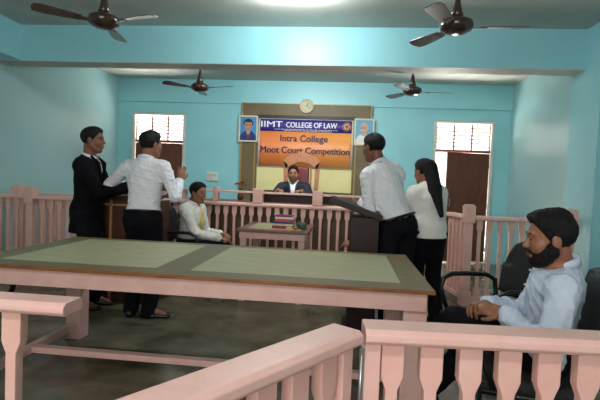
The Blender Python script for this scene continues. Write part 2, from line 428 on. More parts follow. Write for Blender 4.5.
b = MB(); b.add(*sheet(.03, bw-.03, bz0+.02, 2.19, -.003, .002), smooth=True); b.build('orange_field', bm_, t)
b = MB(); b.add(*sheet(.03, bw-.03, 2.17, 2.385, -.004, .002), smooth=True); b.build('heading_band', cmat('banner_purple', (58, 48, 140)), t)
wm = cmat('banner_white_ink', (240, 240, 244)); ink = cmat('banner_ink', (44, 26, 62))
text('lettering', 'IIMT', .15, .04+.20, 2.245, -.012, wm, t, .003, .38)
text('lettering', 'COLLEGE OF LAW', .135, .49+.46, 2.245, -.012, wm, t, .003, .9)
text('lettering', 'Intra College', .16, bw*.5-.02, 2.0, -.012, ink, t, .005, .84)
text('lettering', 'Moot Court Competition', .16, bw*.5-.0, 1.79, -.012, ink, t, .005, 1.58)
b = MB(); x = .3
for row, (xa, xb) in enumerate(((.28, 1.42), (.46, 1.3))):
    x = xa
    while x < xb:
        ww = random.uniform(.02, .07); b.box(x, x+ww, -.012, -.010, 2.205-row*.022, 2.213-row*.022); x += ww+.012
b.build('fine_print', wm, t)
# round crest on the band's right end
cx_, cz_ = bw-.12, 2.28
b = MB()
b.lathe([(.078, 0), (.078, .004)], seg=28, T=Matrix.Translation((cx_, -.006, cz_)) @ Matrix.Rotation(PI/2, 4, 'X'))
em = b.build('crest', cmat('crest_cream', (226, 200, 150)), t)
b = MB().tube([(cx_+.062*math.cos(a), -.013, cz_+.062*math.sin(a)) for a in np.linspace(0, 2*PI, 28, endpoint=False)], .008, 6, closed=True)
b.prism([(cx_-.03, cz_+.03), (cx_+.03, cz_+.03), (cx_+.03, cz_-.01), (cx_, cz_-.045), (cx_-.03, cz_-.01)], -.016, -.012)
b.build('crest_ring', cmat('crest_red', (150, 40, 50)), em)

# portraits (flat printed pictures in frames)
def disc(b, cx, cz, rx, rz, y, mi, n=20, a0=0, a1=2*PI):
    pts = [(cx+rx*math.cos(a0+(a1-a0)*i/n), cz+rz*math.sin(a0+(a1-a0)*i/n)) for i in range(n)]
    b.prism(pts, y, y+.0015, 'y', mi)
def portrait(label, x, z, kind):
    t = thing('framed_portrait', label, 'picture', (x, B-.058, z), 0, 'framed portraits beside the banner')
    w, h = .35, .47
    b = MB().box(-w/2, w/2, -.045, -.02, -h/2, -h/2+.028).box(-w/2, w/2, -.045, -.02, h/2-.028, h/2).box(-w/2, -w/2+.028, -.045, -.02, -h/2+.028, h/2-.028).box(w/2-.028, w/2, -.045, -.02, -h/2+.028, h/2-.028)
    b.build('frame', cmat('portrait_frame_%d' % kind, (226, 210, 168) if kind else (222, 214, 190)), t, .003)
    ms = [cmat('p_bg%d' % kind, (70, 146, 206) if not kind else (96, 170, 214)), cmat('p_skin%d' % kind, (186, 140, 104) if not kind else (206, 166, 132)), cmat('p_hair%d' % kind, (30, 28, 34) if not kind else (196, 190, 184)),
          cmat('p_suit%d' % kind, (34, 52, 112) if not kind else (232, 230, 224)), cmat('p_shirt%d' % kind, (236, 236, 236)), cmat('p_tie%d' % kind, (170, 40, 50)), M['black']]
    b = MB().box(-w/2+.02, w/2-.02, -.03, -.022, -h/2+.02, h/2-.02, 0)
    y = -.033
    if not kind:
        b.prism([(-.145, -.205), (.145, -.205), (.145, -.13), (.09, -.06), (.03, -.035), (-.03, -.035), (-.09, -.06), (-.145, -.13)], y, y+.002, 'y', 3)
        b.prism([(-.035, -.04), (.035, -.04), (.0, -.16)], y-.002, y, 'y', 4); b.prism([(-.012, -.06), (.012, -.06), (.016, -.15), (0, -.175), (-.016, -.15)], y-.004, y-.002, 'y', 5)
        b.box(-.03, .03, y-.0025, y-.001, -.06, .02, 1); disc(b, 0, .095, .088, .082, y-.003, 2); disc(b, 0, .06, .072, .088, y-.005, 1)
        disc(b, 0, .142, .07, .03, y-.0065, 2)
        for sx in (-.03, .03): disc(b, sx, .068, .022, .016, y-.0065, 6, 14); disc(b, sx, .068, .016, .011, y-.008, 1, 14)
        b.box(-.02, .02, y-.0065, y-.005, .005, .011, 5)
    else:
        b.prism([(-.145, -.205), (.145, -.205), (.145, -.12), (.08, -.055), (.03, -.04), (-.05, -.04), (-.1, -.07), (-.145, -.14)], y, y+.002, 'y', 3)
        b.box(-.035, .03, y-.0025, y-.001, -.07, .02, 1); disc(b, 0, .07, .074, .095, y-.005, 1); disc(b, .075, .06, .014, .026, y-.004, 1, 12)
        disc(b, -.03, .03, .04, .014, y-.0065, 2, 14)
        for sx in (-.045, .005): disc(b, sx, .07, .022, .018, y-.0065, 6, 14); disc(b, sx, .07, .017, .013, y-.008, 1, 14)
        b.box(-.045, .0, y-.0065, y-.005, .0, .006, 5)
    b.build('picture', ms, t)
    return t
portrait('framed portrait of a man in blue suit and red tie', -1.79, 2.2, 0)
portrait('framed portrait of a bald man in white cloth', .27, 2.2, 1)

# clock
t = thing('wall_clock', 'round cream wall clock at the top of the brown board', 'clock', (-.755, B-.062, 2.63))
RX = Matrix.Rotation(PI/2, 4, 'X')
MB().lathe([(.118, 0), (.125, .008), (.125, .03), (.112, .038), (.106, .03)], seg=36, T=RX).build('rim', cmat('clock_rim', (214, 206, 178)), t)
MB().lathe([(.108, .004), (.108, .026)], seg=36, T=RX).build('dial', M['ivory'], t)
b = MB()
for k in range(12):
    T = Matrix.Rotation(k*PI/6, 4, 'Y'); b.box(-.003, .003, -.029, -.026, .082, .1, 0, T)
b.build('hour_mark', M['black'], t)
MB().box(-.003, .003, -.032, -.03, -.012, .078, 0, Matrix.Rotation(2.2, 4, 'Y')).build('minute_hand', M['black'], t)
MB().box(-.0045, .0045, -.034, -.0325, -.01, .052, 0, Matrix.Rotation(.35, 4, 'Y')).build('hour_hand', M['black'], t)

# switch board
t = thing('switchboard', 'white electrical switchboard on the blue wall left of the board', 'switchboard', (-2.445, B, 1.32))
MB().box(-.105, .105, -.03, -.002, -.08, .08).build('plate', M['plastic'], t, .006)
for k in range(4):
    MB().box(-.08+k*.042, -.08+k*.042+.03, -.036, -.03, .0, .045).build('switch', cmat('switch_grey', (190, 194, 190)), t, .002)
b = MB()
for dx, dz in ((-.02, -.03), (.02, -.03), (0, -.055)): b.lathe([(.007, 0), (.007, .002)], seg=10, T=Matrix.Translation((dx-.03, -.03, dz+.01)) @ RX)
b.build('socket', M['black'], t)

# vase of red flowers on the bench
t = thing('flower_vase', 'small brown vase of red flowers at the left of the desk', 'flower vase', (-1.46, 6.3, DH+.75))
MB().lathe([(.03, 0), (.045, .03), (.04, .08), (.02, .11), (.026, .125)], seg=16).build('vase', M['vase'], t)
b = MB(); bf = []
for k in range(7):
    a = k*2*PI/7; r = .03+.03*random.random(); h_ = .2+.07*random.random()
    b.tube([(0, 0, .1), (r*.5*math.cos(a), r*.5*math.sin(a), .16), (r*1.2*math.cos(a), r*1.2*math.sin(a), h_)], .003, 5); bf.append((r*1.2*math.cos(a), r*1.2*math.sin(a), h_))
b.build('stem', M['leaf'], t)
for c in bf:
    b = MB()
    for ring, (n, rr, zz) in enumerate(((7, .03, .0), (5, .018, .01))):
        for j in range(n):
            a = 2*PI*j/n+ring; T = Matrix.Translation(Vector(c)+Vector((0, 0, zz))) @ Matrix.Rotation(a, 4, 'Z') @ Matrix.Rotation(-.5-ring*.5, 4, 'Y')
            b.add([T @ Vector(p) for p in ((0, 0, 0), (rr*.6, -rr*.4, .002), (rr, 0, .006), (rr*.6, rr*.4, .002), (rr*.5, 0, -.004))], [(0, 1, 4), (1, 2, 4), (2, 3, 4), (3, 0, 4), (0, 3, 2, 1)])
    b.build('blossom', M['flower'], t)

# ------------------------------------------------------------------ judge's chair
t = thing('judge_chair', 'carved wooden high-back chair with maroon leather behind the judge', 'chair', (-.70, 7.1, DH))
b = MB()
# crest rail arch
pts_o = [(-.295+.59*i/16, 1.365+.13*math.sin(PI*i/16)) for i in range(17)]
pts_i = [(-.25+.50*i/16, 1.225+.12*math.sin(PI*i/16)) for i in range(17)]
b.prism(pts_o+pts_i[::-1], -.0, .05)
b.build('crest_rail', M['chairwood'], t, .006)
for s in (-1, 1):
    b = MB().prism([(s*.255, 0), (s*.20, 0), (s*.20, .5), (s*.21, 1.30), (s*.285, 1.36), (s*.265, .9), (s*.25, .5)][::s], -.0, .045)
    b.build('back_post', M['chairwood'], t, .006)
    b = MB().prism([(s*.155, .52), (s*.125, .52), (s*.135, 1.24), (s*.165, 1.26)][::s], .005, .035); b.build('splat', M['chairwood'], t, .004)
    MB().box(s*.24-.03, s*.24+.03, -.5, -.44, 0, .66).build('leg', M['chairwood'], t, .006)
    MB().box(s*.25-.035, s*.25+.035, -.52, .0, .66, .70).build('armrest', M['chairwood'], t, .01)
MB().box(-.123, .123, -.035, .03, .52, 1.27).build('backrest', M['leather'], t, .025)
MB().box(-.20, .20, -.5, -.02, .40, .49).build('seat', M['leather'], t, .02)
MB().box(-.21, .21, -.44, -.0, .33, .40).build('seat_frame', M['chairwood'], t, .006)

# ------------------------------------------------------------------ lecterns
t = thing('lectern', 'dark brown wooden lectern between the suited man and the white-shirted man', 'lectern', (-2.5, 4.38, 0))
MB().box(0, .62, 0, .03, 0, 1.04).box(0, .03, .03, .4, 0, 1.04).box(.59, .62, .03, .4, 0, 1.04).build('body', M['dwood'], t, .004)
MB().prism([(-.02, 1.04), (.44, 1.1), (.44, 1.135), (-.02, 1.075)], -.03, .65, 'x').build('sloping_top', M['dwood'], t, .004)
MB().box(.165, .19, -.012, 0, 0, 1.04).box(.0, .62, -.012, 0, .98, 1.0).build('wood_strip', M['tan'], t, .002)
T = Matrix.Translation((-2.22, 4.5, 1.095)) @ Matrix.Rotation(.13, 4, 'X') @ Matrix.Rotation(.3, 4, 'Z')
t = thing('open_book', 'open book with pinkish cover lying on the left lectern', 'book', T.to_translation()); t.rotation_euler = T.to_euler()
MB().box(-.15, .15, -.1, .1, 0, .005).build('cover', cmat('book_pink', (196, 140, 130)), t, .001)
b = MB()
for s in (-1, 1):
    pr = [(0, .005), (s*.14, .005), (s*.14, .014), (s*.08, .022), (s*.02, .02), (0, .012)]
    b.prism(pr if s > 0 else pr[::-1], -.095, .095)
b.build('pages', M['paper'], t)

t = thing('lectern', 'very dark maroon lectern that the leaning man stands at', 'lectern', (.05, 3.82, 0))
MB().box(0, .235, 0, .42, .06, 1.02).build('body', M['maroon'], t, .005)
MB().box(-.04, .33, -.03, .45, 0, .06).build('base', M['maroon'], t, .005)
MB().prism([(-.19, 1.135), (.25, 1.0), (.26, 1.045), (-.17, 1.185)], -.04, .46).build('sloping_top', M['maroon'], t, .005)

# ------------------------------------------------------------------ chairs
def visitor_chair(label, loc, rz, back='blackfab', group=None):
    """faces local +X; origin on the floor under the seat centre"""
    t = thing('armchair', label, 'chair', loc, rz, group)
    MB().box(-.24, .25, -.24, .24, .40, .47).build('seat', M['blackfab'], t, .03, 4)
    # back: rounded curved pad
    vs = []; fs = []; n = 14; mth = 14
    def bp(u, v, k):
        w = .23*(1-.35*max(0, (v-.45)/.55)**2.2)
        a = u*w; z = .56+.40*v
        x = -.27-.06*v+.05*(u*u)*.9 + (-.022 if k else .022)*(1-.9*max(abs(u), abs(2*v-1))**6)
        return (x, a, z-.04*abs(u)**3*(1 if v > .5 else -1)*.8)
    for k in (0, 1):
        for i in range(n+1):
            for j in range(mth+1): vs.append(bp(-1+2*i/n, j/mth, k))
    st = mth+1; o2 = (n+1)*st
    for i in range(n):
        for j in range(mth):
            a = i*st+j; fs += [(a, a+st, a+st+1, a+1), (o2+a, o2+a+1, o2+a+st+1, o2+a+st)]
    for i in range(n):
        for j in (0, mth): a = i*st+j; fs.append((a, o2+a, o2+a+st, a+st) if j == 0 else (a, a+st, o2+a+st, o2+a))
    for j in range(mth):
        for i in (0, n): a = i*st+j; fs.append((a, a+1, o2+a+1, o2+a) if i == 0 else (a, o2+a, o2+a+1, a+1))
    b = MB(); b.add(vs, fs, 0, True); b.build('backrest', M[back], t)
    for s in (-1, 1):
        y = s*.26
        arm = [(-.20, y, .43), (-.24, y*1.04, .56), (-.23, y*1.06, .655), (-.16, y*1.08, .69), (.0, y*1.08, .70), (.12, y*1.08, .70), (.19, y*1.06, .675), (.215, y*1.03, .61), (.19, y, .52), (.15, y, .43)]
        MB().tube(arm, .017, 10).build('armrest', M['blackpl'], t)
        MB().tube([(.21, s*.21, .41), (.24, s*.235, .2), (.27, s*.25, .012)], .0125).build('leg', M['blacktube'], t)
        MB().tube([(-.2, s*.21, .41), (-.24, s*.235, .2), (-.28, s*.25, .012)], .0125).build('leg', M['blacktube'], t)
    MB().tube([(-.2, -.12, .42), (-.27, -.1, .44), (-.305, -.08, .56), (-.32, -.07, .7)], .012).tube([(-.2, .12, .42), (-.27, .1, .44), (-.305, .08, .56), (-.32, .07, .7)], .012).build('back_bracket', M['blacktube'], t)
    MB().tube([(.24, -.235, .2), (-.24, -.235, .2), (-.24, .235, .2), (.24, .235, .2)], .009).build('stretcher', M['blacktube'], t)
    return t
visitor_chair('black armchair under the bearded man in pale blue shirt', (.885, 2.27, 0), PI-.22, 'net', 'black office armchairs')
visitor_chair('empty black armchair with rounded back, behind the bearded man', (.98, 3.06, 0), PI+.38, 'blackfab', 'black office armchairs')
visitor_chair('black armchair under the boy with yellow tie', (-1.72, 5.02, 0), -.12, 'blackfab', 'black office armchairs')
visitor_chair('black armchair mostly hidden behind the dark maroon lectern', (.52, 4.98, 0), PI, 'blackfab', 'black office armchairs')
visitor_chair('dark armchair low behind the left railing stub, mostly hidden', (-2.42, 2.62, 0), -.3, 'blackfab', 'black office armchairs')

# ------------------------------------------------------------------ fans
def fan_proto():
    t = thing('ceiling_fan', '', 'ceiling fan', (0, 0, 0))
    MB().lathe([(.012, .09), (.012, .62)], seg=12).build('rod', M['fan'], t)
    MB().lathe([(.016, .07), (.05, .075), (.036, .12), (.02, .2), (.014, .22)], seg=20).build('lower_canopy', M['fan'], t)
    MB().lathe([(.014, .5), (.06, .58), (.065, .6)], seg=20).build('ceiling_canopy', M['fan'], t)
    MB().lathe([(.03, -.055), (.07, -.045), (.115, -.02), (.125, .01), (.115, .04), (.07, .062), (.04, .072)], seg=28).build('motor', M['fan'], t)
    for k in range(3):
        a = k*2*PI/3; T = Matrix.Rotation(a, 4, 'Z') @ Matrix.Rotation(.2, 4, 'X')
        b = MB(); pl = [(.17, -.045), (.3, -.062), (.45, -.07), (.505, -.06), (.52, 0), (.505, .05), (.45, .062), (.3, .05), (.17, .035)]
        b.prism(pl, -.003, .003, 'z', 0, T); bl = b.build('blade', M['fanblade'], t, .001, 1)
        b = MB().prism([(.09, -.02), (.22, -.03), (.22, .025), (.09, .02)], -.008, -.003, 'z', 0, T); b.build('bracket', M['fan'], bl)
    return t
fp = None
for (x, y, z, a, lab) in ((-2.01, 3.6, 2.52, -.3, 'brown ceiling fan at the top left, in front of the beam'), (.77, 3.6, 2.50, .0, 'brown ceiling fan at the top right, in front of the beam'),
                          (-2.06, 6.2, 2.52, -.3, 'ceiling fan behind the beam on the left'), (.80, 6.15, 2.52, .05, 'ceiling fan behind the beam on the right')):
    if fp is None:
        fp = fan_proto(); fp.location = (x, y, z); fp.rotation_euler = (0, 0, a); fp['label'] = lab; fp['group'] = 'ceiling fans'
    else: dup(fp, (x, y, z), a, lab, 'ceiling fans')

# ------------------------------------------------------------------ people: smooth solid modelling on a grid
class Field:
    def __init__(s, lo, hi, h):
        s.lo = np.array(lo, float); s.h = h
        s.n = np.ceil((np.array(hi)-s.lo)/h).astype(int)+1
        s.F = np.full(s.n, .2, np.float32)
    def sub(s, lo, hi):
        a = np.maximum(np.floor((np.array(lo)-s.lo)/s.h).astype(int), 0); b = np.minimum(np.ceil((np.array(hi)-s.lo)/s.h).astype(int)+1, s.n)
        if np.any(b <= a): return None
        sl = tuple(slice(i, j) for i, j in zip(a, b))
        g = [s.lo[i]+s.h*np.arange(a[i], b[i]) for i in range(3)]
        return sl, g[0][:, None, None], g[1][None, :, None], g[2][None, None, :]
    def comb(s, sl, d, k, op):
        A = s.F[sl]; d = d.astype(np.float32)
        if op == 'u':
            if k > 0:
                hh = np.clip(.5+.5*(A-d)/k, 0, 1); s.F[sl] = A*(1-hh)+d*hh - k*hh*(1-hh)
            else: s.F[sl] = np.minimum(A, d)
        else:
            hh = np.clip(.5-.5*(A+d)/max(k, 1e-5), 0, 1)
            s.F[sl] = np.where(hh > 0, A*(1-hh)+(-d)*hh + k*hh*(1-hh), A)
    def cone(s, a, b, ra, rb, k=.02, flat=None, op='u', infl=0):
        a = np.array(a, float); b = np.array(b, float); ra += infl; rb += infl
        m_ = max(ra, rb)+k+.03
        q = s.sub(np.minimum(a, b)-m_, np.maximum(a, b)+m_)
        if q is None: return
        sl, X, Y, Z = q
        ab = b-a; L2 = max(ab@ab, 1e-9)
        t = np.clip(((X-a[0])*ab[0]+(Y-a[1])*ab[1]+(Z-a[2])*ab[2])/L2, 0, 1)
        dx, dy, dz = X-a[0]-t*ab[0], Y-a[1]-t*ab[1], Z-a[2]-t*ab[2]
        d2 = dx*dx+dy*dy+dz*dz
        if flat is not None:
            n, f = flat; n = np.array(n, float); n /= np.linalg.norm(n); c = dx*n[0]+dy*n[1]+dz*n[2]
            d2 = d2 - c*c + (c/f)**2
        s.comb(sl, np.sqrt(np.maximum(d2, 0))-(ra+(rb-ra)*t), k, op)
    def ell(s, c, r, Rm=None, k=.02, op='u', infl=0):
        c = np.array(c, float); r = np.array(r, float)+infl; m_ = r.max()+k+.03
        q = s.sub(c-m_, c+m_)
        if q is None: return
        sl, X, Y, Z = q
        if Rm is None: Rm = np.eye(3)
        P = (X-c[0], Y-c[1], Z-c[2])
        Q = [P[0]*Rm[0, i]+P[1]*Rm[1, i]+P[2]*Rm[2, i] for i in range(3)]   # columns of Rm = local axes
        k0 = np.sqrt(sum((Q[i]/r[i])**2 for i in range(3))); k1 = np.sqrt(sum((Q[i]/r[i]**2)**2 for i in range(3)))
        s.comb(sl, k0*(k0-1)/np.maximum(k1, 1e-6), k, op)
    def cut(s, p, n, k=0):
        """remove the side n points to"""
        p = np.array(p, float); n = np.array(n, float); n /= np.linalg.norm(n)
        g = [s.lo[i]+s.h*np.arange(s.n[i]) for i in range(3)]
        d = (g[0][:, None, None]-p[0])*n[0]+(g[1][None, :, None]-p[1])*n[1]+(g[2][None, None, :]-p[2])*n[2]
        s.F = np.maximum(s.F, d.astype(np.float32))
    def cut_near(s, p, n, q0, fdir, lim):
        g = [s.lo[i]+s.h*np.arange(s.n[i]) for i in range(3)]
        X, Y, Z = g[0][:, None, None], g[1][None, :, None], g[2][None, None, :]
        d = (X-p[0])*n[0]+(Y-p[1])*n[1]+(Z-p[2])*n[2]
        e = lim-((X-q0[0])*fdir[0]+(Y-q0[1])*fdir[1]+(Z-q0[2])*fdir[2])
        s.F = np.maximum(s.F, np.minimum(d, e).astype(np.float32))
    def wrinkle(s, amp, seed=1, fr=28):
        rs = np.random.RandomState(seed)
        g = [s.lo[i]+s.h*np.arange(s.n[i]) for i in range(3)]
        X, Y, Z = g[0][:, None, None], g[1][None, :, None], g[2][None, None, :]
        w = np.zeros(s.n, np.float32)
        for i in range(5):
            kx = rs.normal(size=3)*fr*(.6+.25*i); ph = rs.uniform(0, 6)
            kw = rs.normal(size=3)*fr*.45
            w += (1-np.abs(np.sin(kx[0]*X+kx[1]*Y+kx[2]*Z+ph+1.6*np.sin(kw[0]*X+kw[1]*Y+kw[2]*Z)))).astype(np.float32)**2
        s.F -= amp*(w/5*2-.7)
    def mesh(s, name, m_, parent=None):
        Fg = s.F; ins = Fg < 0
        nx_, ny_, nz_ = Fg.shape
        c = ins[:-1, :-1, :-1].astype(np.int8)
        tot = sum(ins[i:nx_-1+i, j:ny_-1+j, k:nz_-1+k].astype(np.int8) for i in (0, 1) for j in (0, 1) for k in (0, 1))
        act = (tot > 0) & (tot < 8)
        I, J, K = np.nonzero(act); idx = -np.ones(act.shape, np.int64); idx[I, J, K] = np.arange(len(I))
        acc = np.zeros((len(I), 3)); cnt = np.zeros(len(I))
        cor = [(i, j, k) for i in (0, 1) for j in (0, 1) for k in (0, 1)]
        for a in range(8):
            for b_ in range(a+1, 8):
                A, Bc = cor[a], cor[b_]
                if sum(abs(A[q]-Bc[q]) for q in range(3)) != 1: continue
                fa = Fg[I+A[0], J+A[1], K+A[2]]; fb = Fg[I+Bc[0], J+Bc[1], K+Bc[2]]
                mk = (fa < 0) != (fb < 0); t = np.where(mk, fa/np.where(mk, fa-fb, 1), 0)
                for q in range(3): acc[:, q] += np.where(mk, A[q]+(Bc[q]-A[q])*t, 0)
                cnt += mk
        V = (np.stack([I, J, K], 1)+acc/cnt[:, None])*s.h+s.lo
        quads = []
        for ax in range(3):
            sh = [slice(1, -1)]*3; sh[ax] = slice(0, -1); sh2 = list(sh); sh2[ax] = slice(1, None)
            # edges along ax, interior in the two others
            a0 = ins[tuple(sh)]; a1 = ins[tuple(sh2)]
            E = np.argwhere(a0 != a1)
            if not len(E): continue
            off = np.array([1, 1, 1]); off[ax] = 0; G = E+off
            u, v = (ax+1) % 3, (ax+2) % 3
            def cell(du, dv):
                C = G.copy(); C[:, u] -= du; C[:, v] -= dv; return idx[C[:, 0], C[:, 1], C[:, 2]]
            Q = np.stack([cell(1, 1), cell(0, 1), cell(0, 0), cell(1, 0)], 1)
            fl = a0[E[:, 0], E[:, 1], E[:, 2]]
            Q[~fl] = Q[~fl][:, ::-1]
            quads.append(Q)
        Q = np.concatenate(quads)
        Q = Q[(Q >= 0).all(1)]
        me = bpy.data.meshes.new(name); me.vertices.add(len(V)); me.vertices.foreach_set('co', V.astype(np.float32).ravel())
        me.loops.add(Q.size); me.loops.foreach_set('vertex_index', Q.astype(np.int32).ravel())
        me.polygons.add(len(Q)); me.polygons.foreach_set('loop_start', np.arange(0, Q.size, 4, dtype=np.int32)); me.polygons.foreach_set('loop_total', np.full(len(Q), 4, np.int32))
        me.update(calc_edges=True); me.validate(); me.polygons.foreach_set('use_smooth', np.ones(len(me.polygons), bool))
        me.materials.append(m_)
        return link(bpy.data.objects.new(name, me), parent)

def nrm(v): v = np.array(v, float); return v/max(np.linalg.norm(v), 1e-9)
def frame(fw, upv=(0, 0, 1)):
    x = nrm(fw); y = nrm(np.cross(upv, x)); z = np.cross(x, y); return np.stack([x, y, z], 1)
def ik(a, b, l1, l2, hint):
    a, b = np.array(a, float), np.array(b, float); d = b-a; Ld = np.linalg.norm(d); Lc = min(Ld, (l1+l2)*.995)
    u = d/Ld; x = (l1*l1-l2*l2+Lc*Lc)/(2*Lc); hh = math.sqrt(max(l1*l1-x*x, 0))
    h = np.array(hint, float); h = h-u*(h@u); h = nrm(h)
    return a+u*x+h*hh, a+u*Lc

def person(label, P, sk='skin', shirt='shirt', trousers='trou', res=.007, hair='short', jacket=None, beard=False, tie=None, female=False, seed=1, sleeve=1.0, group=None):
    """P: world joints. face: direction the face looks, chest: direction the chest faces"""
    base = P['base']
    root = thing('person', label, 'person', base, 0, group)
    o = np.array(base, float)
    J = {k: (np.array(v, float)-o if k in ('pelvis', 'neck', 'head', 'wl', 'wr', 'al', 'ar') else v) for k, v in P.items()}
    pel, neck, head = J['pelvis'], J['neck'], J['head']
    cf = nrm(J['chest']); upv = nrm(neck-pel); ls = nrm(np.cross(upv, cf)); cf = np.cross(ls, upv)    # ls = person's left
    sw = J.get('sw', .165 if female else .185); hwid = .09
    sc = J.get('sc', 1.0)
    sd = J.get('sd', .066); SL = neck-upv*sd+ls*sw; SR = neck-upv*J.get('sdr', sd)-ls*sw
    hf = nrm(J.get('hipdir', cf)); hl = nrm(np.cross((0, 0, 1), hf))
    HL = pel+hl*hwid-np.array((0, 0, .03)); HR = pel-hl*hwid-np.array((0, 0, .03))
    EL, WL = ik(SL, J['wl'], .29, .26, J['hel']); ER, WR = ik(SR, J['wr'], .29, .26, J['her'])
    KL, AL = ik(HL, J['al'], .43, .42, J['hkl']); KR, AR = ik(HR, J['ar'], .43, .42, J['hkr'])
    pts = np.stack([pel, neck, head+np.array((0, 0, .15)), SL, SR, EL, ER, WL, WR, KL, KR, AL, AR, HL, HR])
    lo = pts.min(0)-.22; hi = pts.max(0)+.22; lo[2] = max(lo[2], -.02) if (pts.min(0)[2] < .12) else lo[2]
    Rb = np.stack([cf, ls, upv], 1)
    def torso(f, infl, hips=True):
        L_ = np.linalg.norm(neck-pel)
        bust = .012 if female else 0
        f.ell(pel+upv*(L_*.70)+cf*.005, (.105+bust, sw*.87, L_*.34), Rb, .05, infl=infl)
        f.ell(pel+upv*(L_*.35)+cf*.01, (.095, .128 if female else .142, L_*.34), Rb, .06, infl=infl)
        f.ell(pel+upv*.02, (.105, .155, .12), Rb, .05, infl=infl)
        f.cone(neck-upv*.06-ls*(sw-.035), neck-upv*.06+ls*(sw-.035), .052, .052, .05, infl=infl)
        f.cone(neck-upv*.10, neck+upv*.0, .085, .05, .04, infl=infl)
    def arm(f, Sx, Ex, Wx, infl, k=.03, wr=.026, end=None):
        f.cone(Sx, Ex, .052, .038, k, infl=infl); f.cone(Ex, Wx if end is None else end, .040, wr, k*.7, infl=infl)
    def leg(f, Hx, Kx, Ax, infl, an=.042):
        f.cone(Hx, Kx, .085, .056, .04, infl=infl); f.cone(Kx, Ax, .057, an, .03, infl=infl)
    Rh = frame(J['face'], J.get('hup', (0, 0, 1))); hs = .98*sc
    def hp(x, y, z): return head+Rh@(np.array((x, y, z))*hs)
    # ---- body
    f = Field(lo, hi, res)
    torso(f, 0)
    arm(f, SL, EL, WL, 0); arm(f, SR, ER, WR, 0)
    leg(f, HL, KL, AL, 0, .036); leg(f, HR, KR, AR, 0, .036)
    for A, fd in ((AL, J['fl']), (AR, J['fr'])):
        fd = nrm(fd); f.cone(A, A+fd*.14+np.array((0, 0, -.05)), .036, .024, .02)
    f.cone(neck-upv*.06, hp(-.03, 0, -.06), .06, .052, .03)
    def r3(*r): return np.array(r)*hs
    f.ell(hp(-.012, 0, .035), r3(.098, .076, .088), Rh, .02)
    f.ell(hp(.030, 0, -.035), r3(.063, .060, .078), Rh, .03)
    f.ell(hp(.066, 0, -.096), r3(.026, .026, .022), Rh, .025)
    f.cone(hp(.088, 0, .022), hp(.109, 0, -.018), .007, .0110, .012)
    for s in (-1, 1):
        f.ell(hp(.06, s*.036, -.022), r3(.028, .026, .028), Rh, .02)
        f.cone(hp(.088, s*.012, .034), hp(.078, s*.045, .036), .008, .007, .012)
        f.ell(hp(.098, s*.031, .012), r3(.012, .015, .011), Rh, .010, 'd')
        f.ell(hp(.103, s*.012, -.022), r3(.008, .007, .006), Rh, .006)
        f.ell(hp(-.006, s*.079, -.004), np.array((.019, .008, .032))*hs+.002, Rh, .006)
        f.cone(hp(.0, s*.058, -.05), hp(.05, s*.03, -.09), .02, .02, .02)
    f.cone(hp(.092, -.02, -.052), hp(.092, .02, -.052), .009, .009, .01)
    f.cone(hp(.089, -.016, -.064), hp(.089, .016, -.064), .010, .010, .008)
    for side, Wx, Ex, hd, pn, curl in ((1, WL, EL, J.get('hdl'), J.get('pnl', (0, 0, -1)), J.get('cl', .5)), (-1, WR, ER, J.get('hdr'), J.get('pnr', (0, 0, -1)), J.get('cr', .5))):
        d = nrm(hd) if hd is not None else nrm(Wx-Ex)
        pn = np.array(pn, float); pn = nrm(pn-d*(pn@d))             # direction the palm faces
        a = np.cross(d, pn)*(1 if side > 0 else -1)                  # towards the thumb
        hs2 = .92 if female else 1.0
        fr_ = max(.0075, res*1.15)
        f.cone(Wx, Wx+d*.03, .027, .03, .015, (pn, .7))
        f.cone(Wx+d*.03, Wx+d*.08*hs2, .036, .040, .012, (pn, .42))
        for q, (off, l1) in enumerate(((.030, .070), (.010, .080), (-.010, .074), (-.029, .058))):
            p = Wx+d*.078*hs2+a*off*hs2; ang = curl*.5; dirv = d*math.cos(ang)+pn*math.sin(ang)+a*(off*1.5)
            p1 = p+dirv*l1*.48*hs2; ang = curl*1.5; dirv = d*math.cos(ang)+pn*math.sin(ang)+a*off
            p2 = p1+dirv*l1*.32*hs2; ang = curl*2.3; p3 = p2+(d*math.cos(ang)+pn*math.sin(ang))*l1*.26*hs2
            f.cone(p-d*.012, p1, fr_+.001, fr_, .004); f.cone(p1, p2, fr_, fr_-.0005, .002); f.cone(p2, p3, fr_-.0005, fr_-.0012, .002)
        p = Wx+d*.022+a*.024; p1 = p+nrm(d*.75+a*.6+pn*.25)*.042; p2 = p1+nrm(d*.95+a*.15+pn*.25)*.032
        f.cone(p, p1, .013, .010, .01); f.cone(p1, p2, .010, .0085, .003)
    f.mesh('body', M[sk], root)
    # ---- hair
    f = Field(head-.2, head+.2+np.array((0, 0, .0)), min(res, .006))
    if hair in ('short', 'quiff', 'long'):
        f.ell(hp(-.016, 0, .040), r3(.107, .086, .096), Rh, .01)
        f.ell(hp(.015, 0, .075), r3(.080, .070, .062), Rh, .02)
        if hair == 'quiff':
            f.ell(hp(.036, 0, .106), r3(.052, .060, .034), Rh, .02); f.ell(hp(-.03, 0, .10), r3(.07, .07, .045), Rh, .02)
        f.wrinkle(.004, seed, 60)
        f.cut(hp(.055, 0, .060), Rh@np.array((.86, 0, -.5)))
        if hair != 'long': f.cut(hp(0, 0, -.07), Rh@np.array((.2, 0, -1)))
    f.mesh('hair', M['hair'], root)
    if hair == 'long':
        a = hp(-.085, 0, .03); e = np.array(J['hair_end'], float)-o
        f = Field(np.minimum(a, e)-.15, np.maximum(a, e)+.15, res)
        f.cone(a, a+(e-a)*.45, .075, .065, .02, (cf, .6)); f.cone(a+(e-a)*.45, e, .065, .025, .02, (cf, .6))
        f.wrinkle(.004, seed+3, 50); f.mesh('hair', M['hair'], root)
